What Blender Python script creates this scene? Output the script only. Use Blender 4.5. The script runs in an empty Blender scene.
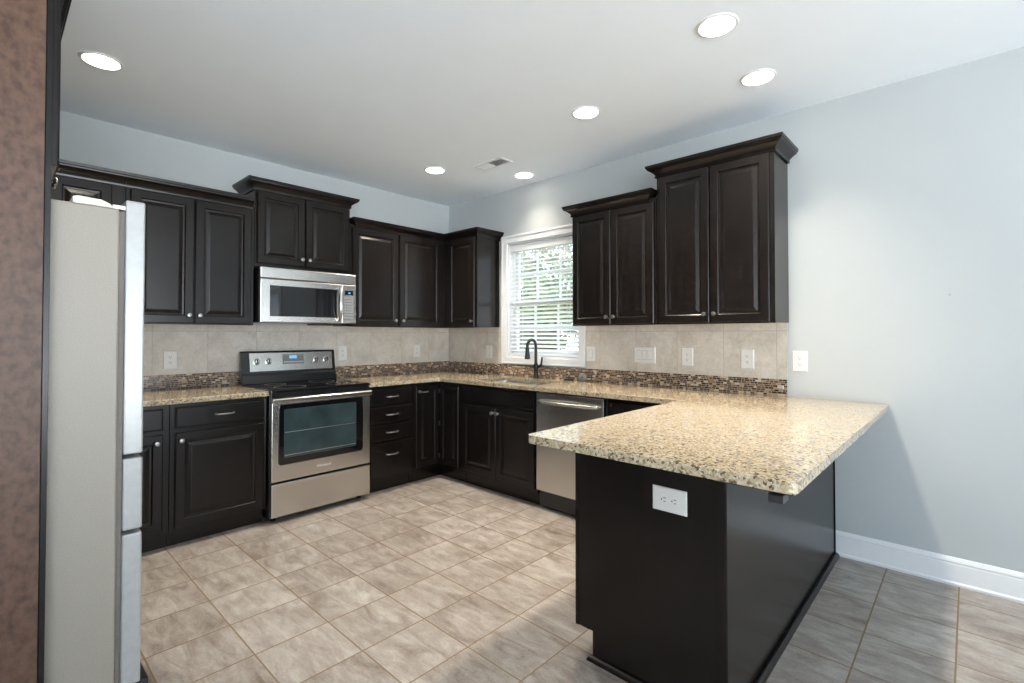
import bpy, bmesh, math, random
from mathutils import Vector, Matrix

# ------------------------------------------------------------------ camera, light, exposure
SC = bpy.context.scene
COL = SC.collection
R = math.radians

cam_d = bpy.data.cameras.new('camera')
cam = bpy.data.objects.new('camera', cam_d)
COL.objects.link(cam)
cam_d.sensor_width = 36.0
cam_d.lens = 491.06 * 36.0 / 1024.0
cam_d.shift_y = -13.53 / 1024.0
cam_d.clip_start = 0.05
cam.location = (4.184, -3.4686, 1.3007)
cam.rotation_euler = (R(90 + 0.867), 0, R(43.0))
SC.camera = cam

SC.view_settings.view_transform = 'Standard'
SC.view_settings.look = 'None'
SC.view_settings.gamma = 1.0
SC.view_settings.use_curve_mapping = False
SC.view_settings.exposure = 0.28

SKY_STRENGTH = 4.3
LAMP_WATTS = 125.0
LAMP_COLOR = (1.0, 0.89, 0.74)
world = bpy.data.worlds.new('world')
SC.world = world
world.use_nodes = True
bg = world.node_tree.nodes['Background']
bg.inputs['Strength'].default_value = SKY_STRENGTH
# blue-white overcast sky above the horizon, added glow below it to brighten the ceiling
_n = world.node_tree.nodes
_tc = _n.new('ShaderNodeTexCoord'); _sx = _n.new('ShaderNodeSeparateXYZ'); _mr = _n.new('ShaderNodeMapRange'); _rp = _n.new('ShaderNodeValToRGB')
_mr.inputs['From Min'].default_value = -1.0
world.node_tree.links.new(_tc.outputs['Generated'], _sx.inputs[0])
world.node_tree.links.new(_sx.outputs[2], _mr.inputs['Value'])
world.node_tree.links.new(_mr.outputs[0], _rp.inputs[0])
_rp.color_ramp.elements[0].position = 0.47; _rp.color_ramp.elements[0].color = (2.95, 3.1, 3.2, 1)
_rp.color_ramp.elements[1].position = 0.53; _rp.color_ramp.elements[1].color = (0.72, 0.86, 1.0, 1)
world.node_tree.links.new(_rp.outputs[0], bg.inputs['Color'])

SC.cycles.max_bounces = 10
SC.cycles.diffuse_bounces = 6
SC.cycles.glossy_bounces = 4
SC.cycles.sample_clamp_indirect = 5.0
SC.cycles.caustics_reflective = False
SC.cycles.caustics_refractive = False

H = 2.72          # ceiling height
PI = math.pi
rnd = random.Random(7)


# ------------------------------------------------------------------ node helpers
class NG:
    def __init__(self, name):
        self.m = bpy.data.materials.new(name)
        self.m.use_nodes = True
        self.t = self.m.node_tree
        self.b = self.t.nodes['Principled BSDF']

    def node(self, typ, **kw):
        n = self.t.nodes.new(typ)
        for k, v in kw.items():
            setattr(n, k, v)
        return n

    def put(self, sock, v):
        if isinstance(v, bpy.types.NodeSocket):
            self.t.links.new(v, sock)
        elif v is not None:
            if isinstance(v, (tuple, list)) and len(v) == 3 and sock.type == 'RGBA':
                v = (*v, 1)
            sock.default_value = v

    def math(self, op, a, b=None, clamp=False):
        n = self.node('ShaderNodeMath', operation=op)
        n.use_clamp = clamp
        self.put(n.inputs[0], a)
        if b is not None:
            self.put(n.inputs[1], b)
        return n.outputs[0]

    def pos(self):
        return self.node('ShaderNodeNewGeometry').outputs['Position']

    def xyz(self, v):
        n = self.node('ShaderNodeSeparateXYZ')
        self.put(n.inputs[0], v)
        return n.outputs[0], n.outputs[1], n.outputs[2]

    def vec(self, x, y, z=0.0):
        n = self.node('ShaderNodeCombineXYZ')
        self.put(n.inputs[0], x); self.put(n.inputs[1], y); self.put(n.inputs[2], z)
        return n.outputs[0]

    def scaled(self, v, s):
        n = self.node('ShaderNodeVectorMath', operation='MULTIPLY')
        self.put(n.inputs[0], v)
        n.inputs[1].default_value = s if isinstance(s, tuple) else (s, s, s)
        return n.outputs[0]

    def add(self, v, w):
        n = self.node('ShaderNodeVectorMath', operation='ADD')
        self.put(n.inputs[0], v); self.put(n.inputs[1], w)
        return n.outputs[0]

    def noise(self, v, scale, detail=4.0, rough=0.55, dist=0.0):
        n = self.node('ShaderNodeTexNoise')
        self.put(n.inputs['Vector'], v)
        n.inputs['Scale'].default_value = scale
        n.inputs['Detail'].default_value = detail
        n.inputs['Roughness'].default_value = rough
        n.inputs['Distortion'].default_value = dist
        return n.outputs['Fac']

    def voronoi(self, v, scale, out='Distance', rand=1.0):
        n = self.node('ShaderNodeTexVoronoi')
        self.put(n.inputs['Vector'], v)
        n.inputs['Scale'].default_value = scale
        n.inputs['Randomness'].default_value = rand
        return n.outputs[out]

    def white(self, v):
        n = self.node('ShaderNodeTexWhiteNoise', noise_dimensions='3D')
        self.put(n.inputs['Vector'], v)
        return n.outputs['Value']

    def ramp(self, fac, stops, interp='LINEAR'):
        n = self.node('ShaderNodeValToRGB')
        n.color_ramp.interpolation = interp
        e = n.color_ramp.elements
        while len(e) < len(stops):
            e.new(0.5)
        for k, (p, c) in enumerate(stops):
            e[k].position = p
            e[k].color = (*c, 1) if len(c) == 3 else c
        self.put(n.inputs[0], fac)
        return n.outputs[0]

    def mix(self, fac, a, b, blend='MIX'):
        n = self.node('ShaderNodeMix', data_type='RGBA', blend_type=blend)
        self.put(n.inputs[0], fac)
        self.put(n.inputs[6], a); self.put(n.inputs[7], b)
        return n.outputs[2]

    def bump(self, h, strength, dist=0.01):
        n = self.node('ShaderNodeBump')
        n.inputs['Strength'].default_value = strength
        n.inputs['Distance'].default_value = dist
        self.put(n.inputs['Height'], h)
        self.t.links.new(n.outputs[0], self.b.inputs['Normal'])

    def set(self, color=None, rough=None, metal=None, **kw):
        if color is not None: self.put(self.b.inputs['Base Color'], color)
        if rough is not None: self.put(self.b.inputs['Roughness'], rough)
        if metal is not None: self.put(self.b.inputs['Metallic'], metal)
        for k, v in kw.items():
            self.put(self.b.inputs[k.replace('_', ' ')], v)
        return self.m


def plain(name, color, rough=0.5, metal=0.0, amount=0.06, scale=30.0, **kw):
    """A near-uniform surface: a little noise in colour so that it is not dead flat."""
    g = NG(name)
    n = g.noise(g.pos(), scale, 3)
    lo = tuple(c * (1 - amount) for c in color)
    hi = tuple(min(1, c * (1 + amount)) for c in color)
    return g.set(g.ramp(n, [(0.3, lo), (0.7, hi)]), rough, metal, **kw)


def wood_mat(name, c0, c1, rough, streak=0.4):
    g = NG(name)
    p = g.pos()
    grain = g.noise(g.scaled(p, (34.0, 34.0, 2.2)), 1.0, 5, 0.6, 0.4)
    blot = g.noise(g.scaled(p, (38, 38, 28)), 1.0, 4, 0.6)
    f = g.math('ADD', g.math('MULTIPLY', grain, streak), g.math('MULTIPLY', blot, 1.0 - streak))
    g.set(g.ramp(f, [(0.36, c0), (0.62, c1)]), rough, Specular_IOR_Level=0.34)
    return g.m


def tile_cells(g, a, b, a0, pa, b0, pb, gw):
    """Rectangular tile grid on coordinates a, b. Returns (cell id vector, grout mask 1=grout)."""
    ta = g.math('DIVIDE', g.math('SUBTRACT', a, a0), pa)
    tb = g.math('DIVIDE', g.math('SUBTRACT', b, b0), pb)
    ia, ib = g.math('FLOOR', ta), g.math('FLOOR', tb)
    fa, fb = g.math('SUBTRACT', ta, ia), g.math('SUBTRACT', tb, ib)
    ea = g.math('MULTIPLY', g.math('MINIMUM', fa, g.math('SUBTRACT', 1.0, fa)), pa)
    eb = g.math('MULTIPLY', g.math('MINIMUM', fb, g.math('SUBTRACT', 1.0, fb)), pb)
    e = g.math('MINIMUM', ea, eb)
    return g.vec(ia, ib, 0.0), g.math('LESS_THAN', e, gw / 2)


def make_floor_mat():
    g = NG('floor_tile')
    p = g.pos()
    x, y, z = g.xyz(p)
    cell, grout = tile_cells(g, x, y, 2.637, 0.2985, -1.768, 0.3125, 0.0062)
    r = g.white(cell)
    off = g.vec(g.math('MULTIPLY', r, 13.0), g.math('MULTIPLY', r, 29.0), 0.0)
    q = g.add(p, off)
    vein = g.noise(g.scaled(q, (4.5, 15.0, 1.0)), 1.0, 8, 0.68, 1.0)
    cloud = g.noise(g.scaled(q, (5.0, 7.0, 1.0)), 1.0, 5, 0.6, 0.4)
    fine = g.noise(q, 90.0, 3, 0.6)
    f = g.math('ADD', g.math('MULTIPLY', vein, 0.5), g.math('MULTIPLY', cloud, 0.35))
    f = g.math('ADD', f, g.math('MULTIPLY', fine, 0.15))
    f = g.math('ADD', f, g.math('MULTIPLY', g.math('SUBTRACT', r, 0.5), 0.07))
    col = g.ramp(f, [(0.33, (0.115, 0.088, 0.072)), (0.43, (0.228, 0.192, 0.165)), (0.52, (0.318, 0.283, 0.252)), (0.64, (0.45, 0.42, 0.385))])
    col = g.mix(grout, col, (0.20, 0.14, 0.082))
    g.set(col, g.math('ADD', 0.36, g.math('MULTIPLY', grout, 0.4)))
    g.bump(g.math('SUBTRACT', g.math('MULTIPLY', f, 0.35), grout), 0.25, 0.003)
    return g.m


def make_splash_mat(name, axis, a0, pa):
    g = NG(name)
    p = g.pos()
    x, y, z = g.xyz(p)
    a = x if axis == 'x' else y
    cell, grout = tile_cells(g, a, z, a0, pa, 1.0195, 0.3115, 0.0028)
    r = g.white(cell)
    q = g.add(p, g.vec(g.math('MULTIPLY', r, 11.0), g.math('MULTIPLY', r, 5.0), 0.0))
    f = g.math('ADD', g.math('MULTIPLY', g.noise(q, 7.0, 6, 0.62, 0.5), 0.6), g.math('MULTIPLY', g.noise(q, 55.0, 4, 0.7), 0.4))
    col = g.ramp(f, [(0.36, (0.44, 0.395, 0.34)), (0.5, (0.545, 0.50, 0.44)), (0.64, (0.63, 0.59, 0.535))])
    col = g.mix(grout, col, (0.36, 0.30, 0.24))
    g.set(col, 0.42)
    return g.m


def make_mosaic_mat(name, axis):
    g = NG(name)
    x, y, z = g.xyz(g.pos())
    a = x if axis == 'x' else y
    row_h = 0.0135
    tv = g.math('DIVIDE', g.math('SUBTRACT', z, 0.915), row_h)
    iv = g.math('FLOOR', tv)
    fv = g.math('SUBTRACT', tv, iv)
    rr = g.white(g.vec(iv, 3.3, 7.1))
    ta = g.math('ADD', g.math('DIVIDE', a, 0.052), g.math('MULTIPLY', rr, 5.0))
    ia0 = g.math('FLOOR', ta)
    fa0 = g.math('SUBTRACT', ta, ia0)
    # every piece is cut once more at its own place: sticks of unequal length
    cut = g.math('ADD', 0.28, g.math('MULTIPLY', g.white(g.vec(ia0, iv, 1.7)), 0.44))
    second = g.math('GREATER_THAN', fa0, cut)
    dcut = g.math('ABSOLUTE', g.math('SUBTRACT', fa0, cut))
    dedge = g.math('MINIMUM', fa0, g.math('SUBTRACT', 1.0, fa0))
    da = g.math('MULTIPLY', g.math('MINIMUM', dcut, dedge), 0.052)
    dv = g.math('MULTIPLY', g.math('MINIMUM', fv, g.math('SUBTRACT', 1.0, fv)), row_h)
    grout = g.math('LESS_THAN', g.math('MINIMUM', da, dv), 0.0012)
    rid = g.white(g.vec(g.math('ADD', ia0, g.math('MULTIPLY', second, 0.37)), iv, 9.2))
    col = g.ramp(rid, [(0.0, (0.035, 0.022, 0.017)), (0.26, (0.12, 0.062, 0.035)), (0.46, (0.24, 0.135, 0.075)),
                       (0.60, (0.36, 0.25, 0.16)), (0.70, (0.07, 0.052, 0.047)), (0.90, (0.55, 0.45, 0.34))], 'CONSTANT')
    col = g.mix(grout, col, (0.42, 0.345, 0.265))
    g.set(col, g.math('ADD', 0.16, g.math('MULTIPLY', grout, 0.5)))
    return g.m


def make_granite():
    g = NG('granite')
    p = g.pos()
    w = g.vec(g.noise(p, 45, 3), g.noise(g.add(p, (3., 1., 2.)), 45, 3), g.noise(g.add(p, (7., 5., 9.)), 45, 3))
    warp = g.add(p, g.scaled(w, 0.018))
    cells = g.xyz(g.voronoi(warp, 132.0, 'Color'))[0]
    col = g.ramp(cells, [(0.0, (0.035, 0.024, 0.019)), (0.105, (0.11, 0.08, 0.058)), (0.17, (0.29, 0.22, 0.14)), (0.30, (0.42, 0.335, 0.215)),
                         (0.55, (0.49, 0.405, 0.28)), (0.80, (0.56, 0.50, 0.40))], 'CONSTANT')
    broad = g.noise(p, 16.0, 4, 0.6)
    col = g.mix(0.18, col, g.ramp(broad, [(0.4, (0.42, 0.32, 0.18)), (0.6, (0.52, 0.435, 0.29))]))
    spots = g.noise(g.add(warp, (8., 3., 6.)), 75.0, 3, 0.6, 0.2)
    col = g.mix(g.ramp(spots, [(0.645, (0, 0, 0)), (0.67, (1, 1, 1))]), col, (0.07, 0.05, 0.042))
    g.set(col, 0.12, Coat_Weight=0.3, Coat_Roughness=0.05)
    return g.m


def make_steel(name, axis_scale, color=(0.60, 0.585, 0.56), rough=0.27):
    g = NG(name)
    n = g.noise(g.scaled(g.pos(), axis_scale), 1.0, 2, 0.5)
    g.set(g.ramp(n, [(0.3, tuple(c * 0.985 for c in color)), (0.7, tuple(c * 1.015 for c in color))]),
          g.math('ADD', rough - 0.01, g.math('MULTIPLY', n, 0.02)), 1.0)
    return g.m


M = {}
M['wood'] = wood_mat('espresso_wood', (0.0028, 0.0023, 0.0023), (0.0105, 0.0075, 0.0064), 0.25)
M['wood_panel'] = wood_mat('espresso_panel', (0.060, 0.031, 0.020), (0.115, 0.063, 0.042), 0.42, 0.12)
M['wall'] = plain('wall_paint', (0.415, 0.442, 0.450), 0.75, amount=0.012, scale=3)
M['ceiling'] = plain('ceiling_paint', (0.845, 0.905, 0.965), 0.85, amount=0.01, scale=3)
M['white'] = plain('white_paint', (0.72, 0.735, 0.75), 0.35, amount=0.015)
M['plate'] = plain('white_plastic', (0.68, 0.67, 0.645), 0.3, amount=0.01)
M['slot'] = plain('dark_slot', (0.03, 0.028, 0.026), 0.6)
M['floor'] = make_floor_mat()
M['splash_y'] = make_splash_mat('backsplash_tile_y', 'y', -1.989, 0.342)
M['splash_x'] = make_splash_mat('backsplash_tile_x', 'x', 2.945, 0.332)
M['mosaic_y'] = make_mosaic_mat('mosaic_y', 'y')
M['mosaic_x'] = make_mosaic_mat('mosaic_x', 'x')
M['granite'] = make_granite()
M['steel_h'] = make_steel('brushed_steel', (4.0, 4.0, 1600.0), rough=0.24)
M['steel_v'] = make_steel('brushed_steel_dishwasher', (1600.0, 1600.0, 4.0), rough=0.24)
M['steel_bowl'] = make_steel('steel_sink', (60.0, 60.0, 60.0), rough=0.3)
M['nickel'] = plain('satin_nickel', (0.36, 0.35, 0.34), 0.3, 1.0)
M['bronze'] = plain('dark_bronze', (0.028, 0.027, 0.028), 0.28, 0.6)
M['black'] = plain('black_enamel', (0.010, 0.010, 0.011), 0.22)
M['black_glass'] = plain('black_glass', (0.006, 0.006, 0.007), 0.04)
M['oven_glass'] = plain('oven_glass', (0.035, 0.055, 0.058), 0.05, amount=0.3, scale=5)
M['dark_plastic'] = plain('dark_plastic', (0.02, 0.02, 0.022), 0.4)
M['grey_plastic'] = plain('grey_plastic', (0.17, 0.175, 0.185), 0.4)
M['silver_paint'] = plain('silver_paint', (0.55, 0.55, 0.54), 0.3, 0.4)
M['rack'] = plain('rack_wire', (0.42, 0.42, 0.40), 0.35, 0.8)
M['gasket'] = plain('gasket', (0.16, 0.14, 0.12), 0.6)
M['fridge_door'] = plain('refrigerator_door', (0.37, 0.375, 0.37), 0.28, 0.25)
M['fridge_cream'] = plain('cream_plastic', (0.70, 0.66, 0.58), 0.4)
M['vinyl'] = plain('white_vinyl', (0.82, 0.84, 0.85), 0.4, amount=0.01)
M['leaf'] = plain('leaf', (0.11, 0.15, 0.065), 0.5, amount=0.5, scale=2.5, Transmission_Weight=0.0)
M['leaf_pale'] = plain('pale_leaf', (0.17, 0.18, 0.11), 0.5, amount=0.4, scale=2.5)
M['bark'] = plain('bark', (0.10, 0.075, 0.055), 0.9, amount=0.3)
M['lawn'] = plain('lawn', (0.16, 0.24, 0.07), 0.9, amount=0.3, scale=6)
M['cap'] = plain('anchor_plastic', (0.42, 0.44, 0.44), 0.5)

g = NG('refrigerator_side')
hb = g.noise(g.pos(), 260.0, 2, 0.5)
g.set(g.ramp(hb, [(0.3, (0.25, 0.222, 0.186)), (0.7, (0.295, 0.267, 0.228))]), 0.42)
g.bump(hb, 0.25, 0.001)
M['fridge_side'] = g.m

g = NG('window_glass')
gl = g.node('ShaderNodeBsdfTransparent'); gy = g.node('ShaderNodeBsdfGlossy')
gy.inputs['Roughness'].default_value = 0.02
fr = g.node('ShaderNodeFresnel'); fr.inputs[0].default_value = 1.45
mx = g.node('ShaderNodeMixShader')
g.t.links.new(g.math('MULTIPLY', fr.outputs[0], 0.6), mx.inputs[0])
g.t.links.new(gl.outputs[0], mx.inputs[1]); g.t.links.new(gy.outputs[0], mx.inputs[2])
g.t.links.new(mx.outputs[0], g.t.nodes['Material Output'].inputs[0])
M['glass'] = g.m

g = NG('lamp_lens')
M['lens'] = g.set((0.9, 0.88, 0.84), 0.4, Emission_Color=(1.0, 0.93, 0.82), Emission_Strength=14.0)
g = NG('display_blue')
M['display'] = g.set((0.02, 0.05, 0.09), 0.2, Emission_Color=(0.20, 0.55, 1.0), Emission_Strength=0.9)


# ------------------------------------------------------------------ mesh helpers
class MB:
    """Collects shapes (world coordinates, or through a map T(u,v,w)) into one mesh."""
    def __init__(self, T=None):
        self.bm = bmesh.new()
        self.T = T or (lambda a, b, c: (a, b, c))

    def v(self, a, b, c):
        return self.bm.verts.new(self.T(a, b, c))

    def face(self, vs):
        try:
            return self.bm.faces.new(vs)
        except ValueError:
            return None

    def box(self, a0, a1, b0, b1, c0, c1):
        p = [self.v(a, b, c) for c in (c0, c1) for b in (b0, b1) for a in (a0, a1)]
        for f in ((0, 1, 3, 2), (4, 5, 7, 6), (0, 1, 5, 4), (2, 3, 7, 6), (0, 2, 6, 4), (1, 3, 7, 5)):
            self.face([p[i] for i in f])
        return self

    def rings(self, rings, cap0=True, cap1=True, closed=True):
        rs = [[self.v(*q) for q in r] for r in rings]
        n = len(rs[0])
        for A, B in zip(rs, rs[1:]):
            for i in range(n if closed else n - 1):
                j = (i + 1) % n
                self.face([A[i], A[j], B[j], B[i]])
        if cap0: self.face(rs[0][::-1])
        if cap1: self.face(rs[-1])
        return self

    def rect_rings(self, u0, u1, v0, v1, prof, cap1=True):
        """Nested rectangles: prof is a list of (inset, w)."""
        return self.rings([[(u0 + i, v0 + i, w), (u1 - i, v0 + i, w), (u1 - i, v1 - i, w), (u0 + i, v1 - i, w)] for i, w in prof], True, cap1)

    def prism(self, pts, c0, c1):
        return self.rings([[(a, b, c0) for a, b in pts], [(a, b, c1) for a, b in pts]])

    def tube(self, pts, rad, n=8):
        pts = [Vector(q) for q in pts]
        rads = rad if isinstance(rad, (list, tuple)) else [rad] * len(pts)
        rings = []
        up = None
        for i, q in enumerate(pts):
            d = (pts[min(i + 1, len(pts) - 1)] - pts[max(i - 1, 0)]).normalized()
            if up is None:
                up = d.orthogonal().normalized()
            up = (up - d * up.dot(d)).normalized()
            s = d.cross(up)
            rings.append([tuple(q + (up * math.cos(2 * PI * k / n) + s * math.sin(2 * PI * k / n)) * rads[i]) for k in range(n)])
        return self.rings(rings)

    def lathe(self, c, axis, prof, n=20):
        """prof: list of (radius, height along axis) from point c."""
        c = Vector(c); d = Vector(axis).normalized()
        a = d.orthogonal().normalized(); b = d.cross(a)
        return self.rings([[tuple(c + d * h + (a * math.cos(2 * PI * k / n) + b * math.sin(2 * PI * k / n)) * max(r, 1e-4)) for k in range(n)] for r, h in prof])

    def build(self, name, mat, parent=None, bevel=0.0, smooth=False, root=None, seg=2):
        bm = self.bm
        bmesh.ops.recalc_face_normals(bm, faces=bm.faces[:])
        me = bpy.data.meshes.new(name)
        base = origin_of(parent) if parent else Vector((0, 0, 0))
        if not parent and root is not None:
            base = Vector(root)
        for q in bm.verts:
            q.co -= base
        bm.to_mesh(me); bm.free()
        if isinstance(mat, str): mat = M[mat]
        me.materials.append(mat)
        o = bpy.data.objects.new(name, me)
        COL.objects.link(o)
        if parent:
            o.parent = parent
        elif root is not None:
            o.location = root
        if smooth:
            for f in me.polygons: f.use_smooth = True
            try:
                me.set_sharp_from_angle(angle=R(40))
            except Exception:
                pass
        if bevel:
            md = o.modifiers.new('bevel', 'BEVEL')
            md.width = bevel; md.segments = seg; md.limit_method = 'ANGLE'; md.angle_limit = R(35)
            md.harden_normals = False
        return o


def origin_of(o):
    q = Vector((0, 0, 0))
    while o:
        q += o.location
        o = o.parent
    return q


def tag(o, label, cat, group=None, kind=None):
    o['label'] = label; o['category'] = cat
    if group: o['group'] = group
    if kind: o['kind'] = kind
    return o


def thing(name, label, cat, loc, group=None):
    o = bpy.data.objects.new(name, None)
    COL.objects.link(o)
    o.empty_display_size = 0.05
    o.location = loc
    return tag(o, label, cat, group)


def struct(o):
    o['kind'] = 'structure'
    return o


def dup(root, loc, rot, label, group=None):
    r = root.copy(); COL.objects.link(r)
    r.location = loc; r.rotation_euler = rot
    r['label'] = label
    if group: r['group'] = group
    for ch in list(root.children):
        if ch.type == 'LIGHT': continue
        c = ch.copy(); COL.objects.link(c); c.parent = r
        for gch in list(ch.children):
            d = gch.copy(); COL.objects.link(d); d.parent = c
    return r


TL = lambda u, v, w: (w, u, v)            # range wall (x = 0): u = y, v = z, w = out into the room
TW = lambda u, v, w: (u, -w, v)           # window wall (y = 0): u = x, v = z, w = out into the room
TP = lambda u, v, w: (3.004 - w, u, v)    # kitchen side of the peninsula, w = out from its face


# ------------------------------------------------------------------ room shell
def wall(name, T, us, vs, holes, thick):
    """A wall slab with rectangular holes; us, vs = outer extent, holes = (u0,u1,v0,v1)."""
    mb = MB(T)
    U = sorted({us[0], us[1], *[h[0] for h in holes], *[h[1] for h in holes]})
    V = sorted({vs[0], vs[1], *[h[2] for h in holes], *[h[3] for h in holes]})
    solid = {}
    for i in range(len(U) - 1):
        for j in range(len(V) - 1):
            cu, cv = (U[i] + U[i + 1]) / 2, (V[j] + V[j + 1]) / 2
            solid[i, j] = not any(h[0] < cu < h[1] and h[2] < cv < h[3] for h in holes)
    P = {(i, j, k): mb.v(U[i], V[j], (0, -thick)[k]) for i in range(len(U)) for j in range(len(V)) for k in (0, 1)}
    for (i, j), s in solid.items():
        if not s: continue
        for k in (0, 1):
            mb.face([P[i, j, k], P[i + 1, j, k], P[i + 1, j + 1, k], P[i, j + 1, k]])
        for (di, dj), (a, b) in {(-1, 0): ((i, j), (i, j + 1)), (1, 0): ((i + 1, j), (i + 1, j + 1)),
                                 (0, -1): ((i, j), (i + 1, j)), (0, 1): ((i, j + 1), (i + 1, j + 1))}.items():
            if not solid.get((i + di, j + dj), False):
                mb.face([P[(*a, 0)], P[(*b, 0)], P[(*b, 1)], P[(*a, 1)]])
    return struct(mb.build(name, 'wall'))


WIN = (0.893, 1.746, 1.088, 2.195)        # clear opening of the kitchen window
RX, RY = 8.2, -8.0                        # far ends of the open-plan room behind the camera
mb = MB(); mb.box(-0.2, RX + 0.2, RY - 0.2, 0.2, -0.08, 0.0); struct(mb.build('floor', 'floor'))
mb = MB(); mb.box(-0.2, RX + 0.2, RY - 0.2, 0.2, H, H + 0.08); struct(mb.build('ceiling', 'ceiling'))
wall('wall_back', TW, (-0.15, RX), (0, H), [WIN, (5.35, 7.15, 0.02, 2.10)], 0.15)
wall('wall_left', TL, (RY, 0.0), (0, H), [], 0.15)
wall('wall_front', lambda u, v, w: (u, -3.92 + w, v), (0.0, 2.6), (0, H), [], 0.12)
wall('wall_right', lambda u, v, w: (RX - w, u, v), (RY, 0.0), (0, H), [(-3.5, -1.2, 0.3, 2.35), (-7.4, -3.9, 0.02, 2.45)], 0.15)
wall('wall_rear', lambda u, v, w: (u, RY + w, v), (0.0, RX), (0, H), [(5.3, 6.6, 0.02, 2.1)], 0.15)

# baseboard along the painted wall
prof = [(0, 0), (0.022, 0.0), (0.024, 0.012), (0.016, 0.020), (0.015, 0.105), (0.013, 0.112), (0.015, 0.120), (0.012, 0.128), (0.006, 0.138), (0, 0.142)]
mb = MB(TW); mb.rings([[(u, b, a) for a, b in prof] for u in (3.588, 5.25)])
struct(mb.build('baseboard_back', 'white'))

# patio door in the wall beyond the frame (daylight comes through it)
mb = MB(TW)
for a in (5.35, 6.22, 7.09): mb.box(a, a + 0.06, 0.02, 2.10, -0.10, -0.04)
for b in (0.02, 2.02): mb.box(5.41, 7.09, b, b + 0.08, -0.10, -0.04)
d1 = struct(mb.build('door_1', 'white', bevel=0.003))
mb = MB(TW); mb.box(5.41, 7.09, 0.10, 2.02, -0.075, -0.07); struct(mb.build('glass', 'glass', d1))
mb = MB(TW)
mb.box(5.26, 5.35, 0.0, 2.19, -0.002, 0.018); mb.box(7.15, 7.24, 0.0, 2.19, -0.002, 0.018); mb.box(5.35, 7.15, 2.10, 2.19, -0.002, 0.018)
struct(mb.build('trim_1', 'white', bevel=0.003))

# kitchen window: casing, two sashes, panes
win = struct(MB(TW).box(WIN[0], WIN[0] + 0.02, WIN[2], WIN[3], -0.14, -0.001).box(WIN[1] - 0.02, WIN[1], WIN[2], WIN[3], -0.14, -0.001)
             .box(WIN[0] + 0.02, WIN[1] - 0.02, WIN[2], WIN[2] + 0.02, -0.14, -0.001).box(WIN[0] + 0.02, WIN[1] - 0.02, WIN[3] - 0.02, WIN[3], -0.14, -0.001)
             .build('window_1', 'white'))
mb = MB(TW)
mb.box(0.828, 0.897, 1.030, 2.262, 0.0, 0.020); mb.box(1.740, 1.808, 1.030, 2.262, 0.0, 0.020)
mb.box(0.897, 1.740, 1.030, 1.092, 0.0, 0.020); mb.box(0.897, 1.740, 2.190, 2.262, 0.0, 0.020)
for a, b in ((0.828, 0.846), (1.790, 1.808)): mb.box(a, b, 1.030, 2.262, 0.020, 0.027)
mb.box(0.846, 1.790, 2.244, 2.262, 0.020, 0.027); mb.box(0.846, 1.790, 1.030, 1.046, 0.020, 0.027)
mb.build('window_casing', 'white', win, bevel=0.003)
for nm, z0, z1, w0 in (('upper_sash', 1.600, 2.172, -0.115), ('lower_sash', 1.110, 1.640, -0.085)):
    mb = MB(TW)
    a0, a1 = WIN[0] + 0.021, WIN[1] - 0.021
    mb.box(a0, a0 + 0.045, z0, z1, w0, w0 + 0.028); mb.box(a1 - 0.045, a1, z0, z1, w0, w0 + 0.028)
    mb.box(a0 + 0.045, a1 - 0.045, z0, z0 + 0.04, w0, w0 + 0.028); mb.box(a0 + 0.045, a1 - 0.045, z1 - 0.04, z1, w0, w0 + 0.028)
    s = mb.build(nm, 'vinyl', win, bevel=0.003)
    mb = MB(TW)
    for k in (1, 2):
        c = a0 + (a1 - a0) * k / 3
        mb.box(c - 0.009, c + 0.009, z0 + 0.04, z1 - 0.04, w0 + 0.006, w0 + 0.02)
    mb.box(a0 + 0.045, a1 - 0.045, (z0 + z1) / 2 - 0.009, (z0 + z1) / 2 + 0.009, w0 + 0.007, w0 + 0.019)
    mb.build('muntin', 'vinyl', s)
    MB(TW).box(a0 + 0.045, a1 - 0.045, z0 + 0.04, z1 - 0.04, w0 + 0.011, w0 + 0.015).build('pane', 'glass', s)

# outdoors, seen through the blind
mb = MB(); mb.box(-14, 10, 0.3, 16, -0.5, -0.35); struct(mb.build('ground', 'lawn'))


def tree(label, loc, h, crown, mat, seed, n):
    rr = random.Random(seed)
    t = thing('tree', label, 'tree', loc)
    x, y, z = loc
    mb = MB()
    mb.tube([(x, y, z), (x + 0.05, y, z + h * 0.3), (x - 0.04, y + 0.05, z + h * 0.6), (x, y, z + h * 0.92)], [0.13, 0.10, 0.07, 0.02], 8)
    for k in range(9):
        a = rr.uniform(0, 2 * PI); b = z + h * rr.uniform(0.25, 0.7); L = crown * rr.uniform(0.5, 0.9)
        mb.tube([(x, y, b), (x + math.cos(a) * L * 0.5, y + math.sin(a) * L * 0.5, b + L * 0.35), (x + math.cos(a) * L, y + math.sin(a) * L, b + L * 0.6)], [0.04, 0.025, 0.01], 6)
    mb.build('trunk', 'bark', t, smooth=True)
    mb = MB()
    blobs = [(rr.uniform(-1, 1) * crown * 0.7, rr.uniform(-1, 1) * crown * 0.7, h * rr.uniform(0.25, 0.95), crown * rr.uniform(0.35, 0.6)) for _ in range(14)]
    for k in range(n):
        bx, by, bz, br = rr.choice(blobs)
        d = Vector((rr.gauss(0, 1), rr.gauss(0, 1), rr.gauss(0, 1))).normalized() * br * rr.uniform(0.5, 1.0)
        c = Vector((x + bx, y + by, z + bz)) + d
        s = rr.uniform(0.05, 0.10)
        A = Vector((rr.gauss(0, 1), rr.gauss(0, 1), rr.gauss(0, 1))).normalized()
        B = A.orthogonal().normalized()
        mb.face([mb.v(*(c + A * s)), mb.v(*(c + B * s * 0.5)), mb.v(*(c - A * s)), mb.v(*(c - B * s * 0.5))])
    mb.build('foliage', mat, t)


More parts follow.
